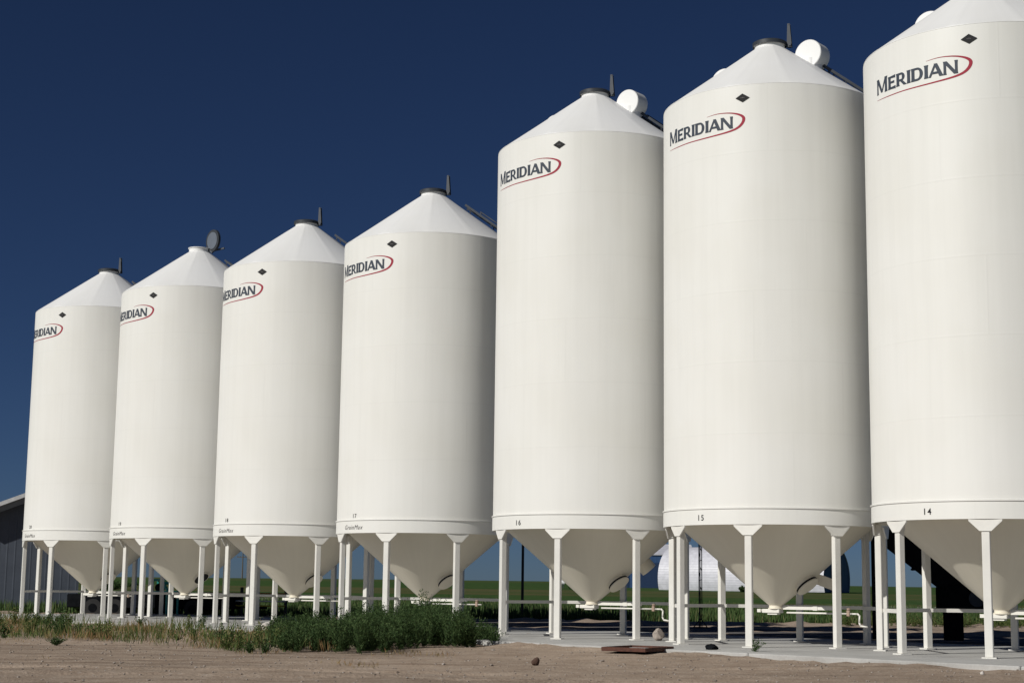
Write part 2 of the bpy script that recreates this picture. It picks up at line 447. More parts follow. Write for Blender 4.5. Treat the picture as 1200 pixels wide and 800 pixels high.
def logo_mesh(ze):
    H = .262; HM = .315; W = .066; T = .040
    items = []; x = 0
    def add(st, dx): items.append(([((a[0] + dx, a[1]), (b[0] + dx, b[1])) for a, b in st]))
    # M (taller capital)
    wM = .33
    add(vstem(.025, 0, HM, .046), x); add(vstem(wM - .028, 0, HM, W), x)
    add(stroke((.035, HM), (wM / 2 + .005, .02), W * 1.1, W * .9, flat=True), x); add(stroke((wM - .035, HM), (wM / 2 + .005, .02), T * 1.1, T, flat=True), x); x += wM + .055
    # E
    def Emk(x, w=.185):
        add(vstem(.026, 0, H, W), x)
        add(hbar(.026, w, H - T / 2, T, T * 1.6), x); add(hbar(.026, w * .86, H * .52, T, T * 1.3), x); add(hbar(.026, w + .006, T / 2, T, T * 1.6), x)
        return x + w + .04
    x = Emk(x)
    # R
    add(vstem(.026, 0, H, W), x)
    add(hbar(.026, .11, H - T / 2, T), x); add(hbar(.026, .11, H * .43, T), x)
    add(arc(.11, (H + H * .43 - T / 2) / 2, .085, (H - H * .43 + T / 2) / 2, -math.pi / 2, math.pi / 2, T, W), x)
    add(stroke((.10, H * .43), (.205, 0), W, W * 1.15, flat=True), x); x += .225 + .035
    # I
    add(vstem(.026, 0, H, W), x); x += .052 + .045
    # D
    add(vstem(.026, 0, H, W), x)
    add(hbar(.026, .11, H - T / 2, T), x); add(hbar(.026, .11, T / 2, T), x)
    add(arc(.11, H / 2, .125, H / 2, -math.pi / 2, math.pi / 2, T, W, 18), x); x += .235 + .04
    # I
    add(vstem(.026, 0, H, W), x); x += .052 + .022
    # A
    wA = .27
    add(stroke((.02, 0), (wA / 2, H), T * 1.05, T, flat=True), x); add(stroke((wA - .03, 0), (wA / 2, H), W * 1.15, W, flat=True), x)
    add(hbar(.065, wA - .07, H * .30, T), x); x += wA + .015
    # N
    wN = .25
    add(vstem(.022, 0, H, .046), x); add(vstem(wN - .022, 0, H, .046), x)
    add(stroke((.025, H), (wN - .03, 0), W * 1.15, W * 1.15, flat=True), x); x += wN
    tot = x; sc = 1.985 / tot
    a0 = R_(-75.2); z0 = ze - .69 - H
    mb = MB()
    for i, st in enumerate(items):
        strip(mb, [((a[0] * sc, a[1]), (b[0] * sc, b[1])) for a, b in st], a0, z0, RAD + .004 + .0003 * i)
    return mb.mesh('logo_lettering', M_letter)
def swoosh_mesh(ze):
    a0 = R_(-75.2); z0 = ze - .69 - .262
    ctrl = [(1.36, .345, .004), (1.60, .367, .010), (1.82, .358, .016), (2.02, .325, .024), (2.17, .268, .038), (2.235, .195, .054),
            (2.20, .085, .048), (2.08, -.012, .038), (1.87, -.070, .029), (1.55, -.104, .023), (1.2, -.118, .019), (.8, -.118, .015), (.4, -.118, .012), (.0, -.105, .004)]
    P = np.array(ctrl); n = 90; out = []
    def cr(p0, p1, p2, p3, u): return .5 * ((2 * p1) + (-p0 + p2) * u + (2 * p0 - 5 * p1 + 4 * p2 - p3) * u * u + (-p0 + 3 * p1 - 3 * p2 + p3) * u ** 3)
    pts = []
    for i in range(len(P) - 1):
        for u in np.linspace(0, 1, 8, endpoint=(i == len(P) - 2)):
            pts.append(cr(P[max(i - 1, 0)], P[i], P[i + 1], P[min(i + 2, len(P) - 1)], u))
    pts = np.array(pts)
    for i in range(len(pts)):
        d = pts[min(i + 1, len(pts) - 1)] - pts[max(i - 1, 0)]; L = math.hypot(d[0], d[1]); nx, ny = -d[1] / L, d[0] / L; ww = pts[i][2] * .62
        out.append(((pts[i][0] - nx * ww, pts[i][1] - ny * ww), (pts[i][0] + nx * ww, pts[i][1] + ny * ww)))
    mb = MB(); strip(mb, out, a0, z0, RAD + .0035)
    return mb.mesh('logo_swoosh', M_red)
def text_mesh(name, body, size, ac, z, r, mat, shear=0, sx=1, offset=0, space=1):
    cu = bpy.data.curves.new(name, 'FONT'); cu.body = body; cu.size = size; cu.align_x = 'CENTER'; cu.shear = shear; cu.offset = offset; cu.space_character = space
    tmp = bpy.data.objects.new('tmp', cu)
    me = bpy.data.meshes.new_from_object(tmp)
    bpy.data.objects.remove(tmp); bpy.data.curves.remove(cu)
    me.name = name
    for v in me.vertices:
        v.co = pol(r, ac + v.co.x * sx / RAD, z + v.co.y)
    me.materials.clear(); me.materials.append(mat)
    return me
def diamond_mesh(ze):
    a = -.4057; z = ze - .304; mb = MB()
    o = pol(1, a, 0); td = Vector((math.cos(a), math.sin(a), 0))
    c = pol(RAD + .003, a, z); A = []; B = []
    for s, t in ((-.15, 0), (0, -.095), (.15, 0), (0, .095)):
        A.append(mb.bm.verts.new(c + td * s + Vector((0, 0, t)) + o * .012)); B.append(mb.bm.verts.new(c + td * s + Vector((0, 0, t)) - o * .006))
    mb.bm.faces.new(A); mb.bm.faces.new(B[::-1])
    for i in range(4): mb.bm.faces.new((A[i], A[(i + 1) % 4], B[(i + 1) % 4], B[i]))
    return mb.mesh('diamond_plate', M_print)
def diamond_mark_mesh(ze):
    a = -.4057; z = ze - .304; mb = MB()
    o = pol(1, a, 0); td = Vector((math.cos(a), math.sin(a), 0)); c = pol(RAD + .017, a, z)
    for s, t, ww, hh in ((-.028, .0, .022, .012), (.004, .004, .02, .018), (.034, 0, .018, .012)):
        mb.bar(c + td * (s - ww / 2) + Vector((0, 0, t)), c + td * (s + ww / 2) + Vector((0, 0, t)), hh, .002, o)
    return mb.mesh('diamond_mark', M_grey_print)
# top gear ---------------------------------------------------------------------
def collar_mesh():
    mb = MB(); mb.lathe([(.345, RISE - .13), (.345, RISE - .0), (.375, RISE + .0), (.375, RISE + .02), (.32, RISE + .02)], 48)
    return mb.mesh('collar', M_roof, 30)
def lid_mesh():
    mb = MB()
    rows = mb.lathe([(.375, RISE - .045), (.39, RISE - .045), (.395, RISE + .035), (.35, RISE + .06), (.15, RISE + .08), (.001, RISE + .085)], 48)
    return mb.mesh('lid', M_dark, 30)
def lever_mesh():
    mb = MB(); a = R_(68); td = Vector((math.cos(a), math.sin(a), 0)); c = pol(.40, a, RISE)
    for s in (-.035, .035):
        q = c + td * s
        A = [q + Vector((0, 0, -.10)), q + pol(.12, a, -.10), q + pol(.075, a, .46), q + pol(.02, a, .46)]
        B = [p + td * .012 for p in A]
        vA = [mb.bm.verts.new(p) for p in A]; vB = [mb.bm.verts.new(p) for p in B]
        mb.bm.faces.new(vA); mb.bm.faces.new(vB[::-1])
        for i in range(4): mb.bm.faces.new((vA[i], vA[(i + 1) % 4], vB[(i + 1) % 4], vB[i]))
    mb.bar(c + pol(.05, a, .44) - td * .04, c + pol(.05, a, .44) + td * .05, .03, .03)
    mb.bar(c + pol(.08, a, -.05) - td * .06, c + pol(.08, a, -.05) + td * .07, .05, .05)
    return mb.mesh('lid_lever', M_darkmetal)
def ladder_mesh():
    """roof ladder with a hooped grab rail, lying on the roof slope"""
    a = R_(80); mb = MB(); td = Vector((math.cos(a), math.sin(a), 0))
    def P(r, s, lift): return pol(r, a, RISE - .07 - (RISE - .13) * (r - .33) / (RAD - .33) + lift) + td * s
    for s in (-.2, .2):
        mb.bar(P(.96, s, .10), P(2.52, s, .10), .05, .06)
        for r in (1.02, 1.7, 2.4): mb.bar(P(r, s, -.02), P(r, s, .1), .03, .03)
    r = 1.0
    while r < 2.5: mb.tube(P(r, -.2, .11), P(r, .2, .11), .014, 6); r += .22
    s = .2
    mb.path([P(1.35, s, .1), P(1.32, s, .24), P(2.5, s, .26), P(2.52, s, .1)], .016, 6)
    mb.tube(P(1.9, s, .1), P(1.9, s, .25), .014, 6)
    return mb.mesh('roof_ladder', M_darkmetal)
def vent_mesh(a, r, lift=.13):
    """round hooded vent: a short fat drum on a stub, its flat end turned to the road"""
    mb = MB(); z = RISE - .07 - (RISE - .13) * (r - .33) / (RAD - .33)
    c = pol(r, a, z + lift); d = pol(1, R_(-38), 0)
    n = 40; x = Vector((d.y, -d.x, 0)); y = Vector((0, 0, 1)); rows = []
    for (k, rr) in ((.20, .001), (.20, .315), (.185, .33), (-.24, .33), (-.255, .315), (-.255, .001)):
        rows.append([mb.bm.verts.new(c + d * k + (x * math.cos(2 * math.pi * i / n) + y * math.sin(2 * math.pi * i / n)) * rr) for i in range(n)])
    for k in range(len(rows) - 1):
        for i in range(n): mb.bm.faces.new((rows[k][i], rows[k][(i + 1) % n], rows[k + 1][(i + 1) % n], rows[k + 1][i])).smooth = True
    mb.tube(c - Vector((0, 0, .5)), c - Vector((0, 0, .1)), .23, 32)
    return mb.mesh('roof_vent', M_roof, 25)
# bottom gear ------------------------------------------------------------------
def cone_pt(a, z, off=0):
    r = (z - .80) * 1.156 + .13
    nrm = (pol(.654, a, 0) + Vector((0, 0, -.757)))
    return pol(r, a, z) + nrm * off, nrm
def manhole_mesh(part):
    a = R_(52); c, nrm = cone_pt(a, 1.32)
    mb = MB()
    if part == 'rim': mb.tube(c - nrm * .14, c + nrm * .03, .255, 40); return mb.mesh('manhole', M_cone, 30)
    if part == 'gap': mb.tube(c + nrm * .031, c + nrm * .075, .262, 40); return mb.mesh('manhole_seal', M_hole, 30)
    if part == 'lid': mb.tube(c + nrm * .076, c + nrm * .10, .268, 40); return mb.mesh('manhole_lid', M_cone, 30)
    if part == 'hole': mb.tube(c + nrm * .031, c + nrm * .034, .235, 40); return mb.mesh('manhole_opening', M_hole, 30)
def gate_mesh():
    mb = MB(); d = pol(1, R_(60), 0)
    mb.bar(-d * .42 + Vector((0, 0, .725)), -d * .34 + Vector((0, 0, .725)), .10, .07)
    mb.bar(-d * .28 + Vector((0, 0, .72)), d * .12 + Vector((0, 0, .72)), .26, .085, bevel=.01)
    mb.bar(-d * .16 + Vector((0, 0, .66)), d * .06 + Vector((0, 0, .66)), .2, .035)
    mb.bar(-d * .35 + Vector((0, 0, .735)), -d * .27 + Vector((0, 0, .735)), .04, .03)
    return mb.mesh('discharge_gate', M_gate)
def rail_mesh():
    mb = MB(); d = pol(1, R_(60), 0); t = Vector((d.y, -d.x, 0))
    mb.bar(d * .12 + t * .0 + Vector((0, 0, .79)), d * 1.32 + Vector((0, 0, .79)), .05, .065)
    mb.bar(d * .85 + Vector((0, 0, .79)), d * .95 + Vector((0, 0, .79)), .07, .085)
    return mb.mesh('gate_rail', M_gate)
def crank_mesh():
    mb = MB(); d = pol(1, R_(60), 0); z = Vector((0, 0, 1))
    mb.tube(d * .25 + z * .69, d * 1.72 + z * .69, .020, 10)
    mb.path([d * 1.72 + z * .69, d * 1.84 + z * .69, d * 1.88 + z * .65, d * 1.87 + z * .50, d * 1.90 + z * .44, d * 2.05 + z * .42], .019, 8)
    return mb.mesh('crank_handle', M_gate)
def rod_mesh():
    mb = MB(); d = pol(1, R_(60), 0); mb.tube(d * .25 + Vector((0, 0, .69)), d * 1.78 + Vector((0, 0, .69)), .018, 10)
    return mb.mesh('gate_rod', M_gate)
def gearbox_mesh():
    mb = MB(); d = pol(1, R_(60), 0)
    mb.bar(d * 1.60 + Vector((0, 0, .70)), d * 1.67 + Vector((0, 0, .70)), .07, .13, bevel=.01)
    mb.tube(d * 1.64 + Vector((0, 0, .765)), d * 1.64 + Vector((0, 0, .81)), .04, 12)
    return mb.mesh('gearbox', simple('gearbox_paint', (.36, .26, .20), .7, 0, .35, 14))
def duct_mesh(kind):
    mb = MB(); a = R_(97 if kind == 'round' else 84)
    if kind == 'round':
        c, nrm = cone_pt(a, 1.78); mb.tube(c - nrm * .1, c + nrm * .22, .20, 32)
    else:
        c, nrm = cone_pt(a, 1.40); o = pol(1, a, 0)
        mb.bar(c - nrm * .1, c + nrm * .15 + o * .35, .36, .22)
    return mb.mesh('aeration_duct', M_cone, 30)

def make_bin(x, y, ze, num, label, name_text, vents, lid_open, duct, holed):
    t = empty('grain_bin', (x, y, 0))
    tag(t, label, 'grain bin', 'white hopper bottom bins standing in a row on the pad')
    tall = ze > 11
    def P(key, fn, nm=None, z=0, par=t):
        me = cached(key, fn); o = link(nm or me.name.split('.')[0], me, None, par); o.location.z = z; return o
    sh = P(('shell', ze), lambda: shell_mesh(ze))
    P('skirt', skirt_mesh)
    rf = P('roof', roof_mesh, z=ze)
    P('cone', cone_mesh)
    for k in range(8):
        l = P(('leg', k), lambda: leg_mesh(k))
        P(('gus', k), lambda: gusset_mesh(k), par=l)
    for k in range(2, 7): P(('brace', k), lambda: brace_mesh(k))
    P(('logo', ze), lambda: logo_mesh(ze)); P(('swoosh', ze), lambda: swoosh_mesh(ze))
    dm = P(('dia', ze), lambda: diamond_mesh(ze)); P(('diam', ze), lambda: diamond_mark_mesh(ze), par=dm)
    zn = 2.60 if tall else 2.905
    link('bin_number', text_mesh('bin_number', num, .165 if tall else .15, R_(-48.3), zn, RAD + .019 if tall else RAD + .005, M_print, sx=1.0, offset=.002, space=1.25), None, t)
    if name_text: link('model_lettering', cached('gm', lambda: text_mesh('model_lettering', 'GrainMax', .165, R_(-49.5), 2.605, RAD + .019, M_grey_print, shear=.3, sx=1.05, offset=.0, space=1.15)), None, t)
    cl = P('collar', collar_mesh, z=ze)
    if not lid_open:
        ld_ = P('lid', lid_mesh, z=ze); P('lever', lever_mesh, par=ld_)
    else:
        # lid thrown back on its hinge, standing on edge behind the collar
        mb = MB(); a = R_(68); d = pol(1, R_(-46), 0).normalized(); c = pol(.50, a, RISE + .26)
        mb.tube(c - d * .05, c + d * .03, .37, 40)
        lo = mb.build('lid', M_dark, t); lo.location.z = ze; tag(lo, 'open lid standing on edge beside the collar')
        mb = MB(); mb.tube(c + d * .031, c + d * .042, .285, 40); mb.build('lid_inner_face', M_lid_in, lo)
        mb = MB(); mb.bar(c - Vector((0, 0, .34)), pol(.95, a, RISE - .02), .05, .05); mb.bar(c - Vector((0, 0, .40)), pol(.36, a, RISE - .03), .07, .06)
        mb.build('hinge_arm', M_darkmetal, lo)
    P('ladder', ladder_mesh, z=ze)
    if vents:
        P('ventr', lambda: vent_mesh(R_(68), .97, .17), z=ze); P('ventl', lambda: vent_mesh(R_(-120), 1.05, -.19), z=ze)
    mh = P('mrim', lambda: manhole_mesh('rim'))
    if holed: tag(mh, 'open manhole with its cover off'); P('mhole', lambda: manhole_mesh('hole'), par=mh)
    else: P('mgap', lambda: manhole_mesh('gap'), par=mh); P('mlid', lambda: manhole_mesh('lid'), par=mh)
    if duct: P(('duct', duct), lambda: duct_mesh(duct))
    g = P('gate', gate_mesh); P('rail', rail_mesh, par=g)
    if tall: P('crank', crank_mesh, par=g)
    else: P('rod', rod_mesh, par=g)
    P('gearbox', gearbox_mesh, par=g)
    return t
Z1, Z2 = 10.431, 11.926
bins = [(-14.381, 56.899, Z1, '20', 'shorter white hopper bin farthest along the row, next to the dark slate shed', True, False, False, None, False),
        (-10.397, 52.829, Z1, '19', 'shorter white hopper bin with its round top lid thrown open and an open manhole', True, False, True, None, True),
        (-6.334, 48.692, Z1, '18', 'shorter white hopper bin marked 18, between the open lidded bin and bin 17', True, False, False, None, False),
        (-2.261, 44.546, Z1, '17', 'shorter white hopper bin marked 17, rising behind the big green weed clump', True, False, False, None, False),
        (2.031, 39.927, Z2, '16', 'tall white hopper bin marked 16 with round roof vent, at the end of the weeds', False, True, False, 'round', False),
        (5.855, 36.009, Z2, '15', 'tall white hopper bin marked 15 with round roof vent, rock and rusty tray before it', False, True, False, 'box', False),
        (9.617, 32.048, Z2, '14', 'tall white hopper bin marked 14, nearest, cut off by the right edge', False, True, False, None, False)]
for x, y, ze, num, lab, nm, v, lo, du, ho in bins: make_bin(x, y, ze, num, lab, nm, v, lo, du, ho)

# ------------------------------------------------------------------ dark shed at the left
def ribbed(name, col, axis_scale, depth=.5, rough=.5, axis='x'):
    m, t, b = nodes(name)
    tc = N(t, 'ShaderNodeTexCoord').outputs['Object']
    sx = N(t, 'ShaderNodeSeparateXYZ'); t.links.new(tc, sx.inputs[0])
    v = mathn(t, 'FRACT', mathn(t, 'MULTIPLY', sx.outputs[{'x': 0, 'y': 1, 'z': 2}[axis]], axis_scale))
    rib = mathn(t, 'MAXIMUM', mathn(t, 'SUBTRACT', 1, mathn(t, 'MULTIPLY', mathn(t, 'ABSOLUTE', mathn(t, 'SUBTRACT', v, .5)), 7)), 0)
    n = noi(t, 1.5, 5, .6, tc)
    c = ramp(t, n, [(.3, tuple(k * .86 for k in col)), (.7, tuple(k * 1.1 for k in col))])
    c = mix(t, mathn(t, 'MULTIPLY', rib, depth * .3), c, tuple(k * .55 for k in col))
    t.links.new(c, b.inputs['Base Color']); b.inputs['Roughness'].default_value = rough
    bump(t, b, rib, depth, .03)
    return m
M_slate = ribbed('slate_siding', (.085, .10, .13), 3.3, .25, .6)
sh = empty('metal_shed', (-19.25, 65.4, -.17), .28)
tag(sh, 'dark slate ribbed metal shed with pale roof at the far left end of the row', 'shed')
mb = MB()
HW = 2.05; EV = 3.78; RG = 4.62; D = 14
pr = [(-HW, 0), (HW, 0), (HW, EV), (0, RG), (-HW, EV)]
A = [mb.bm.verts.new((x, 0, z)) for x, z in pr]; B = [mb.bm.verts.new((x, D, z)) for x, z in pr]
mb.bm.faces.new(A); mb.bm.faces.new(B[::-1])
for i in (0, 1, 4): mb.bm.faces.new((A[i], A[(i + 1) % 5], B[(i + 1) % 5], B[i]))
mb.build('wall', M_slate, sh)
mb = MB()
sl = (RG - EV) / HW
for s in (-1, 1):
    mb.bar((s * (HW + .35) / 2, -.4, EV + sl * (HW - (HW + .35) / 2) + .07), (s * (HW + .35) / 2, D + .4, EV + sl * (HW - (HW + .35) / 2) + .07), math.hypot(HW + .35, sl * (HW + .35)), .08,
           Vector((s * sl, 0, 1)).normalized())
rf = mb.build('roof', simple('pale_roof_metal', (.55, .56, .58), .4, .2, .05), sh)
mb = MB()
for s in (-1, 1):
    mb.bar((0, -.42, RG - .04), (s * (HW + .35), -.42, RG - .04 - sl * (HW + .35)), .05, .24)
mb.build('fascia', simple('grey_fascia', (.20, .21, .22), .5), rf)
mb = MB()
for s in (-1, 1):
    mb.bar((0, -.5, RG + .15), (s * (HW + .35), -.5, RG + .15 - sl * (HW + .35)), .2, .15)
mb.build('roof_trim', simple('white_trim', (.7, .7, .7), .5), rf)

# ------------------------------------------------------------------ white and blue farm buildings
GY = 262; gz = hill(30, 262)
M_corr = ribbed('white_corrugated', (.62, .62, .68), 2.6, .7, .4, 'z')
M_blue = ribbed('blue_siding', (.035, .085, .20), 1.5, .5, .5, 'x')
def px(x, Y): return (x - 600 - .0131 * 286) / F_PX * Y / 1.0 * 1.0113
def arch_building(name, label, p0, p1, r, zc, endmat_mats, loc):
    """horseshoe arch section swept from p0 to p1"""
    q = empty(name, loc); tag(q, label, 'farm building')
    a = Vector((p0[0], p0[1], 0)); b = Vector((p1[0], p1[1], 0)); d = (b - a).normalized(); t = Vector((-d.y, d.x, 0))
    amin = -math.asin(min(1, zc / r)); n = 28; mb = MB(); rows = []
    for p in (a, b):
        rows.append([mb.bm.verts.new(p + t * (r * math.cos(u)) + Vector((0, 0, zc + r * math.sin(u)))) for u in [amin + (math.pi - 2 * amin) * i / n for i in range(n + 1)]])
    for i in range(n): mb.bm.faces.new((rows[0][i], rows[0][i + 1], rows[1][i + 1], rows[1][i])).smooth = True
    mb.build('arched_shell', M_corr, q, None)
    for p, s in ((a, 1), (b, -1)):
        mb = MB(); vs_ = [mb.bm.verts.new(p + d * .12 * s + t * ((r - .06) * math.cos(u)) + Vector((0, 0, zc + (r - .06) * math.sin(u)))) for u in [amin + (math.pi - 2 * amin) * i / n for i in range(n + 1)]]
        mb.bm.faces.new(vs_)
        e = mb.build('end_wall', M_blue, q, None)
        c = p + d * (.12 * s - .06 * s) ; mb = MB()
        mb.bar(c + Vector((0, 0, 1.9)) - t * 1.8, c + Vector((0, 0, 1.9)) + t * 1.8, .08, 3.8)
        mb.build('door', simple('navy_door', (.02, .045, .11), .5), e)
    return q
# long white arched store, its blue end turned to the right
arch_building('quonset_shed', 'long white corrugated arched shed with blue end wall, far behind bin 15', (26.2, 0), (49.2, -16), 4.9, 1.9, None, (0, GY, gz - .1))
# blue walled store with a white roof, to its left and a little behind
bs = empty('farm_store', (19.0, GY + 20, hill(19, GY + 20) - .1), 0)
tag(bs, 'dark blue walled farm store with white roof, left of the white arched shed', 'farm building')
mb = MB(); mb.box((4, 6, 2.9), (17, 12, 5.8)); mb.build('wall', M_blue, bs)
mb = MB()
for s in (-1, 1):
    mb.bar((-5, 6 + s * 3.05, 6.7), (13, 6 + s * 3.05, 6.7), 6.6, .15, Vector((0, s * .3, 1)).normalized())
mb.build('roof', M_corr, bs)
mb = MB()
for i in range(2): mb.box((-.5 + i * 6, -.05, 2.2), (4.2, .08, 4.4))
mb.build('door', simple('navy_door2', (.018, .04, .10), .5), bs)
# small white fuel tank on a cradle out on the prairie
ft = empty('fuel_tank', (8.2, 262, hill(8, 262)))
tag(ft, 'small white horizontal fuel tank out on the prairie behind bin 16', 'tank')
mb = MB(); mb.tube((-.7, 0, .9), (.7, 0, .9), .4, 20); mb.build('tank_body', M_roof, ft)
for s in (-1, 1): mb = MB(); mb.box((s * .45, 0, .3), (.12, .6, .6)); mb.build('cradle', M_darkmetal, ft)

# ------------------------------------------------------------------ posts, masts, conveyor
p = empty('steel_post', (.52, 62.3, -.15)); tag(p, 'thin dark steel post behind the hopper of bin 16', 'post')
mb = MB(); mb.tube((0, 0, 0), (0, 0, 7.5), .055, 12, .045); mb.build('shaft', M_lane_post, p)
mb = MB(); mb.box((0, 0, .02), (.3, .3, .04)); mb.build('base_plate', M_lane_post, p)
p = empty('lattice_mast', (6.15, 52.7, -.10)); tag(p, 'slender dark lattice mast behind the hopper of bin 15', 'mast')
mb = MB()
for s in (-1, 1):
    mb.bar((s * .045, 0, 0), (s * .045, 0, 8.5), .028, .028, Vector((0, 1, 0)))
mb.bar((0, .08, 0), (0, .08, 8.5), .028, .028, Vector((0, 1, 0)))
mb.build('rails', M_lane_post, p)
mb = MB()
z = .3
while z < 8.4:
    mb.bar((-.045, 0, z), (.045, 0, z + .04), .02, .02); mb.bar((.045, 0, z + .3), (0, .08, z + .45), .015, .015); mb.bar((-.045, 0, z + .1), (0, .08, z + .3), .015, .015); z += .62
mb.build('lacing', M_lane_post, p)
mb = MB(); mb.box((0, 0, .04), (.42, .42, .08)); mb.bar((-.25, 0, .02), (0, 0, .35), .03, .03); mb.bar((.25, 0, .02), (0, 0, .35), .03, .03); mb.build('base', M_lane_post, p)
# inclined black conveyor behind bins 14 and 15
cv = empty('grain_conveyor', (11.0, 40.6, 0)); tag(cv, 'black inclined belt conveyor climbing behind bins 14 and 15', 'conveyor')
lo_ = Vector((.30, 0, 1.28)); dv = Vector((-.775, .12, .62)).normalized(); hi_ = lo_ + dv * 8.8
mb = MB(); mb.bar(lo_, hi_, 1.0, .78, bevel=.03); mb.build('trough', M_black, cv)
mb = MB()
k = .3
while k < 8.6: c = lo_ + dv * k; mb.bar(c - Vector((0, .53, 0)), c + Vector((0, .53, 0)), .04, .80, dv.cross(Vector((0, 1, 0)))); k += .9
mb.build('rib', M_black, cv)
mb = MB(); mb.box((.35, 0, 1.02), (1.3, 1.2, .62), None, .04); mb.build('tail_hopper', M_black, cv)
mb = MB(); mb.tube(lo_ + Vector((.1, -.62, -.25)), lo_ + Vector((.1, .62, -.25)), .2, 24); mb.build('tail_pulley', M_darkmetal, cv)
for dx, w_ in ((0, .42), (-1.95, .09), (-1.68, .06)):
    zt = .62 + (.85 - dx) * .8 - .35
    mb = MB(); mb.box((dx, .1, zt / 2), (w_, .3 if w_ > .2 else .08, zt)); mb.build('support_leg', M_black, cv)

# teal framed machine, black trailer, pipe rails at the far left
tm = empty('seed_cleaner', (-12.75, 60.9, -.13)); tag(tm, 'teal framed machine with dark panels seen under bin 19', 'farm machine')
for xx, yy in ((-.45, 0), (.5, 0), (-.45, .9), (.5, .9)):
    mb = MB(); mb.bar((xx, yy, 0), (xx, yy, 1.42), .07, .07, Vector((0, 1, 0))); mb.build('post', M_teal, tm)
mb = MB()
for zz in (1.39, .95):
    mb.bar((-.45, -.001, zz), (.5, -.001, zz), .06, .06); mb.bar((-.45, .9, zz), (.5, .9, zz), .06, .06)
mb.bar((.5, 0, 1.36), (.5, .9, 1.36), .05, .05); mb.bar((-.45, 0, 1.36), (-.45, .9, 1.36), .05, .05)
mb.build('top_frame', M_teal, tm)
mb = MB(); mb.box((.03, .45, .55), (.8, .75, .8), None, .03); mb.build('body', M_black, tm)
mb = MB(); mb.path([(.12, -.06, .1), (.12, -.06, 1.0), (-.05, -.06, 1.25), (.3, -.06, 1.3)], .06); mb.build('spout', M_teal, tm)
mb = MB(); mb.tube((-.2, -.03, 1.1), (-.2, .3, 1.1), .16, 20); mb.build('fan_housing', M_black, tm)
tr = empty('flat_trailer', (-14.3, 62.0, -.13)); tag(tr, 'low black trailer parked behind the far bins beside the shed', 'trailer')
mb = MB(); mb.box((1.0, 0, .58), (6.2, 1.9, .5), None, .03); mb.build('bed', M_black, tr)
for xx in (-1.1, -.3, 2.6):
    for s in (-1, 1):
        mb = MB(); mb.tube((xx, s * .85, .33), (xx, s * 1.05, .33), .33, 24); wl = mb.build('wheel', M_tyre, tr)
        mb = MB(); mb.tube((xx, s * 1.051, .33), (xx, s * 1.06, .33), .16, 16); mb.build('rim', M_black, wl)
mb = MB(); mb.bar((4.1, 0, .45), (5.2, 0, .40), .12, .12); mb.build('hitch', M_black, tr)
gt = empty('pipe_gate', (-11.6, 61.6, -.13)); tag(gt, 'pipe gate with orange and yellow rails between dark posts, behind bins 18 and 19', 'gate')
for xx in (0, 1.6, 3.25):
    mb = MB(); mb.tube((xx, 0, 0), (xx, 0, 1.15), .06, 12); mb.build('post', M_lane_post, gt)
for zz, mt in ((.93, M_orange), (.64, M_leg), (.47, M_yellow)):
    mb = MB(); mb.tube((0, -.07, zz), (3.25, -.07, zz), .028, 10); mb.build('rail', mt, gt)
# far utility pole
up_ = empty('utility_pole', (-91, 560, hill(-91, 560))); tag(up_, 'tiny utility pole with crossarm on the far horizon behind bin 18', 'utility pole')
mb = MB(); mb.tube((0, 0, 0), (0, 0, 9.5), .22, 10, .14); mb.build('pole', M_bark, up_)
mb = MB(); mb.bar((-2.0, 0, 7.2), (2.0, 0, 7.2), .2, .22); mb.build('crossarm', M_bark, up_)
for s in (-1.8, -.9, .9, 1.8): mb = MB(); mb.tube((s, 0, 7.3), (s, 0, 7.6), .08, 8); mb.build('insulator', M_darkmetal, up_)

# ------------------------------------------------------------------ small things on the pad and the gravel
def rock(name, loc, s, mat, label, cat, seed, squash=(1, .8, .7)):
    mb = MB(); bmesh.ops.create_icosphere(mb.bm, subdivisions=3, radius=1)
    for v in mb.bm.verts:
        d = v.co.normalized(); k = 1 + .30 * noise.noise(d * 1.4 + Vector((seed, 0, 0))) + .10 * noise.noise(d * 4 + Vector((0, seed, 0)))
        k = round(k * 7) / 7 * .35 + k * .65
        v.co = Vector((d.x * squash[0], d.y * squash[1], d.z * squash[2])) * k * s
    rr = random.Random(seed)
    for _ in range(9):
        pn = Vector((rr.uniform(-1, 1), rr.uniform(-1, 1), rr.uniform(-.4, 1))).normalized(); lim_ = s * rr.uniform(.55, .72)
        for v in mb.bm.verts:
            dd = v.co.dot(pn)
            if dd > lim_: v.co -= pn * (dd - lim_) * .92
    zmin = min(v.co.z for v in mb.bm.verts)
    for v in mb.bm.verts: v.co.z = max(v.co.z - zmin - .12 * s, -.01)
    o = mb.build(name, mat, None, 28); o.location = loc; o.rotation_euler.z = seed
    tag(o, label, cat); return o
rock('rock', (3.42, 37.6, 0), .17, M_rock, 'brown grey rock on the concrete pad between bins 15 and 16', 'rock', 2.1, (1.05, .8, .9))
rock('pale_rock', (-6.0, 41.0, yard_z(-6, 41) - .0), .2, M_whiterock, 'whitish rock half hidden in the weeds before bin 18', 'rock', 4.4, (1, .8, .8))
rock('dirt_clod', (.47, 27.6, yard_z(.47, 27.6)), .085, M_clod, 'dark brown dirt clod alone on the open gravel', 'clod', 1.3, (1, .9, .85))
rock('black_bag', (4.0, 32.5, -.01), .16, M_black, 'small crumpled black bag at the pad edge below bin 15', 'bag', 5.5, (1.1, .7, .42))
rock('pebble', (7.2, 25.1, yard_z(7.2, 25.1)), .045, M_whiterock, 'small white pebble on the gravel below bin 14', 'stone', 6.1)
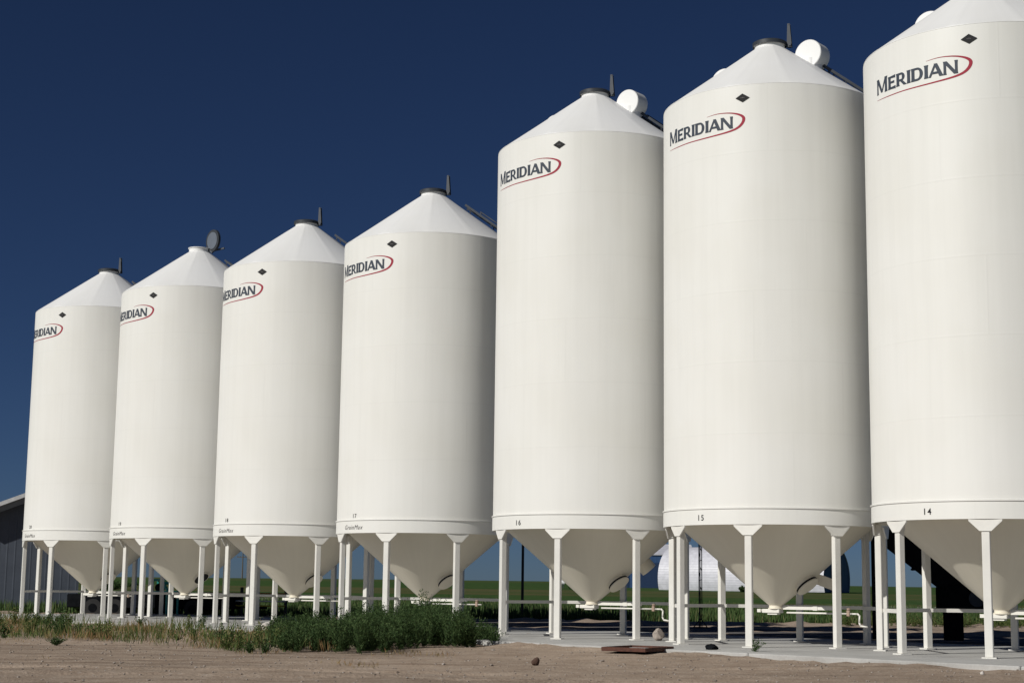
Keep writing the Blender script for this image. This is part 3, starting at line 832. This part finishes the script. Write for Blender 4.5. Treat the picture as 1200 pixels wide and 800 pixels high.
# rusty shallow steel tray lying at the pad edge
ty = empty('steel_tray', (2.55, 32.4, yard_z(2.55, 32.4) + .02), R_(-30)); tag(ty, 'rusty shallow steel tray lying on the gravel at the pad edge', 'tray')
mb = MB(); mb.box((0, 0, .012), (.9, 1.3, .02)); mb.build('tray_floor', M_rust, ty)
for c, s in (((0, -.65, .042), (.94, .02, .075)), ((0, .65, .042), (.94, .02, .075)), ((-.46, 0, .042), (.02, 1.28, .075)), ((.46, 0, .042), (.02, 1.28, .075))):
    mb = MB(); mb.box(c, s); mb.build('tray_side', M_rust, ty)

# ------------------------------------------------------------------ vegetation
def foliage_mat(name, stops, trans=.25):
    m, t, b = nodes(name)
    g = N(t, 'ShaderNodeNewGeometry')
    c = ramp(t, g.outputs['Random Per Island'], stops)
    t.links.new(c, b.inputs['Base Color']); b.inputs['Roughness'].default_value = .75; b.inputs['Specular IOR Level'].default_value = .2
    tb = N(t, 'ShaderNodeBsdfTranslucent'); t.links.new(c, tb.inputs[0])
    mx = N(t, 'ShaderNodeMixShader'); mx.inputs[0].default_value = trans
    t.links.new(b.outputs[0], mx.inputs[1]); t.links.new(tb.outputs[0], mx.inputs[2])
    t.links.new(mx.outputs[0], t.nodes['Material Output'].inputs[0])
    return m
M_kochia = foliage_mat('kochia_leaf', [(0, (.024, .050, .016)), (.5, (.050, .092, .028)), (1, (.10, .15, .055))])
M_weed = foliage_mat('weed_leaf', [(0, (.05, .085, .024)), (.45, (.09, .14, .038)), (.8, (.15, .17, .055)), (1, (.25, .20, .10))])
M_dry = foliage_mat('dry_grass', [(0, (.17, .14, .06)), (.5, (.29, .22, .11)), (1, (.30, .16, .07))])
M_belt = foliage_mat('belt_grass', [(0, (.04, .075, .022)), (.5, (.065, .12, .035)), (.9, (.11, .15, .05)), (1, (.2, .19, .09))])
def leaves(base, d, L, Wd):
    """narrow leaf quads: base (n,3), direction (n,3), length, width"""
    n = len(base); r = rng.normal(size=(n, 3)); side = np.cross(d, r); side /= np.linalg.norm(side, axis=1, keepdims=True) + 1e-9
    L = L[:, None]; Wd = Wd[:, None]
    V = np.empty((n, 4, 3)); V[:, 0] = base; V[:, 1] = base + d * L * .5 + side * Wd * .5; V[:, 2] = base + d * L; V[:, 3] = base + d * L * .5 - side * Wd * .5
    return V
def bush(x, y, z, h, rad, stems=14, per=26, ls=.07, lw=.02):
    out = []
    for s in range(stems):
        az = rng.uniform(0, 2 * np.pi); tilt = rng.uniform(0, 1) ** .7
        top = np.array([np.cos(az) * rad * tilt, np.sin(az) * rad * tilt, h * (1 - .35 * tilt ** 2) * rng.uniform(.78, 1.06)])
        f = rng.uniform(.04, 1, per); bend = f ** 1.3
        p = np.stack([x + top[0] * bend * .95, y + top[1] * bend * .95, z + top[2] * f], 1) + rng.normal(size=(per, 3)) * [.025, .025, .01]
        a2 = rng.uniform(0, 2 * np.pi, per); upn = rng.uniform(.5, 1.5, per)
        d = np.stack([np.cos(a2), np.sin(a2), upn], 1); d /= np.linalg.norm(d, axis=1, keepdims=True)
        out.append(leaves(p, d, ls * rng.uniform(.6, 1.3, per) * (1.2 - .5 * f), np.full(per, lw)))
        st = np.array([[x, y, z]]); dd = top / np.linalg.norm(top)
        out.append(leaves(st, dd[None], np.array([np.linalg.norm(top)]), np.array([.012])))
    return np.concatenate(out)
def blades(P, h0, h1, wd, lean=.35):
    n = len(P); a = rng.uniform(0, 2 * np.pi, n); l = rng.uniform(0, lean, n)
    d = np.stack([np.cos(a) * l, np.sin(a) * l, np.ones(n)], 1); d /= np.linalg.norm(d, axis=1, keepdims=True)
    L = rng.uniform(h0, h1, n)
    return leaves(P, d, L, np.full(n, wd))
def vpx(x, y, Y):
    """screen column/row of a ground point for deciding where weeds grow"""
    return None
# outline of the big clump on the ground (world metres)
def clump_density(x, y):
    a = (Vector((x, y, 0)) - C0).dot(E); b = (Vector((x, y, 0)) - C0).dot(NN)
    return a, b
K = []; tries = 0
def inpoly(x, y, poly):
    c = False; j = len(poly) - 1
    for i in range(len(poly)):
        if (poly[i][1] > y) != (poly[j][1] > y) and x < (poly[j][0] - poly[i][0]) * (y - poly[i][1]) / (poly[j][1] - poly[i][1]) + poly[i][0]: c = not c
        j = i
    return c
clump = [(-4.35, 31.6), (-2.6, 31.0), (-2.0, 33.6), (-.35, 35.6), (-.15, 36.8), (-.9, 38.4), (-3.2, 40.6), (-5.2, 41.5), (-5.4, 38), (-4.9, 34.5)]
cnt = 0
while cnt < 360:
    x = rng.uniform(-5.5, 0); y = rng.uniform(30.9, 41.6)
    if not inpoly(x, y, clump): continue
    cnt += 1
    h = .72 + .45 * noise.noise((x * .8, y * .5, 1)) + rng.uniform(-.12, .16)
    if x < -3.4: h *= .70
    if x > -.9: h *= .68
    K.append(bush(x, y, yard_z(x, y) - .02, h, rng.uniform(.16, .34), 11, 30, .075, .02))
tag(link('tall_weeds', quads_mesh('tall_weeds', np.concatenate(K), M_kochia)), 'dense dark green mass of tall feathery weeds before bin 17', 'weeds', kind='stuff')
# low mixed weeds and dry grass running left along the pad edge
band = [(-14.5, 35.0), (-10.8, 36.2), (-9.3, 35.7), (-8.0, 34.7), (-6.8, 33.2), (-6.0, 32.8), (-5.1, 31.2), (-4.3, 30.7), (-3.4, 31.2), (-3.0, 36.0), (-2.4, 37.8), (-23.2, 59.4), (-26, 60), (-24, 45)]
K = []; KD = []
def blob(x, y, sd, sc=.35): return noise.noise((x * sc, y * sc * .8, sd))
n_ = 0
while n_ < 1500:
    x = rng.uniform(-25, -2.2); y = rng.uniform(29, 62)
    n_ += 1
    if not inpoly(x, y, band): continue
    g = blob(x, y, 2, .5) + .4 * blob(x, y, 5, 1.6)
    if g < .06 + .12 * (x < -8): continue
    h = .10 + .72 * min(g, .8) + rng.uniform(0, .14)
    (KD if blob(x, y, 9, .6) > -.05 else K).append(bush(x, y, yard_z(x, y) - .01, h, rng.uniform(.14, .3), 8, 20, .08, .026))
def scatter(n, thr, seed, sc=.6, edge=.0):
    x = rng.uniform(-26, -2.2, n); y = rng.uniform(29, 63, n); out = []
    for i in range(n):
        if not inpoly(x[i], y[i], band): continue
        if noise.noise((x[i] * sc, y[i] * sc * .8, seed)) + .45 * noise.noise((x[i] * 3, y[i] * 2, seed)) < thr: continue
        out.append((x[i], y[i], yard_z(x[i], y[i]) - .01))
    return np.array(out)
K.append(blades(scatter(80000, .06, 11), .06, .26, .016, .8)); K.append(blades(scatter(40000, .2, 13, .9), .2, .48, .018, .7))
Dp = blades(scatter(90000, .24, 21), .10, .34, .014, .7)
tag(link('weed_band', quads_mesh('weed_band', np.concatenate(K), M_weed)), 'low green weeds and grass along the pad edge before the far bins', 'weeds', kind='stuff')
tag(link('bushy_weeds', quads_mesh('bushy_weeds', np.concatenate(KD), M_kochia)), 'scattered darker bushy weeds among the grass before the far bins', 'weeds', kind='stuff')
ex = []
for i in range(9000):
    x = rng.uniform(-14, -1); y = rng.uniform(26, 42)
    b = (Vector((x, y, 0)) - C0).dot(NN)
    if b > -8 or noise.noise((x * .7, y * .5, 31)) < .30 + (.012 * max(0, -b - 10)): continue
    ex.append((x, y, yard_z(x, y)))
Ds = blades(np.array(ex), .04, .13, .014, .9)
tag(link('dry_grass', quads_mesh('dry_grass', np.concatenate([Dp, Ds]), M_dry)), 'patches of dry tan and rusty grass among the green weeds', 'grass', kind='stuff')
# sparse sprouts along the pad edge and on the windrow
S = []
for i in range(46):
    a = rng.uniform(-6.5, -4.6); b = rng.uniform(-5.4, -4.65); P_ = ab(a, b); S.append(bush(P_.x, P_.y, yard_z(P_.x, P_.y), rng.uniform(.06, .2), .12, 6, 12, .06, .018))
for i in range(120):
    x = rng.uniform(12, 22); y = rng.uniform(58.8, 61.0)
    S.append(bush(x, y, -.08, rng.uniform(.2, .6), .2, 6, 14, .08, .022))
tag(link('sparse_weeds', quads_mesh('sparse_weeds', np.concatenate(S), M_weed)), 'thin scattered sprouts on the gravel edges', 'weeds', kind='stuff')
# single plants one can point at
def plant(name, x, y, z, h, r, label, cat='plant', stems=9, per=16, mat=None):
    me = quads_mesh(name, bush(0, 0, 0, h, r, stems, per, .07, .018), mat or M_kochia)
    o = link(name, me); o.location = (x, y, z); tag(o, label, cat); return o
plant('weed_plant', 4.75, 31.75, -.02, .26, .2, 'single wispy weed growing at the pad edge under bin 15')
plant('weed_plant', -9.3, 34.0, yard_z(-9.3, 34), .17, .22, 'small grey green weed alone on the gravel at the left', stems=16, per=18)
# tall roadside grass behind the lane
n = 90000
X = rng.uniform(-34, 36, n); Y = 61.8 + rng.uniform(0, 1, n) ** 1.6 * 55
keep = np.abs(X / Y) < .36; X = X[keep]; Y = Y[keep]
nz = np.array([noise.noise((X[i] * .12, Y[i] * .12, 5)) for i in range(len(X))])
keep = nz > -.35; X = X[keep]; Y = Y[keep]; nz = nz[keep]
B = leaves(np.stack([X, Y, np.full(len(X), -.18)], 1), (lambda a, l: (lambda d: d / np.linalg.norm(d, axis=1, keepdims=True))(np.stack([np.cos(a) * l, np.sin(a) * l, np.ones(len(X))], 1)))(rng.uniform(0, 6.28, len(X)), rng.uniform(0, .4, len(X))),
           rng.uniform(.2, .55, len(X)) * (1 + nz * .8), np.full(len(X), .045))
tag(link('tall_grass', quads_mesh('tall_grass', B, M_belt)), 'belt of tall green roadside grass behind the bins', 'grass', kind='stuff')
# dark shrubs far off on the prairie
for i, (x, y, h, r, lab) in enumerate([(9.8, 215, 1.1, 2.6, 'low dark shrub on the prairie just right of the white fuel tank'), (34.6, 243, .95, .7, 'small green weed tuft against the left of the white arched shed'),
                             (40.0, 240, .9, .9, 'small green weed tuft against the middle of the white arched shed'), (-46, 190, 1.2, 4, 'broad dark low shrub on the prairie at the far left')]):
    me = quads_mesh('shrub', bush(0, 0, -.1, h, r, 60, 40, .32, .15), M_kochia); o = link('shrub', me); o.location = (x, y, hill(x, y) - .05); tag(o, lab, 'shrub')
# loose stones on the open gravel, too many to count
def stones():
    mb = MB()
    for i in range(1900):
        x = rng.uniform(-11, 12); y = rng.uniform(20.5, 37)
        if (Vector((x, y, 0)) - C0).dot(NN) > -4.65: continue
        s = rng.uniform(.008, .022) * (1.9 if rng.random() < .03 else 1)
        r = bmesh.ops.create_icosphere(mb.bm, subdivisions=1, radius=s, matrix=Matrix.Translation((x, y, yard_z(x, y) + s * .3)) @ Matrix.Diagonal((rng.uniform(.8, 1.5), rng.uniform(.8, 1.3), .7, 1)))
    m, t, b = nodes('loose_stone')
    g = N(t, 'ShaderNodeNewGeometry'); t.links.new(ramp(t, g.outputs['Random Per Island'], [(0, (.12, .09, .07)), (.5, (.30, .25, .21)), (1, (.44, .40, .36))]), b.inputs['Base Color']); b.inputs['Roughness'].default_value = .9
    return mb.build('loose_stones', m)
tag(stones(), 'loose small stones strewn over the gravel', 'stones', kind='stuff')
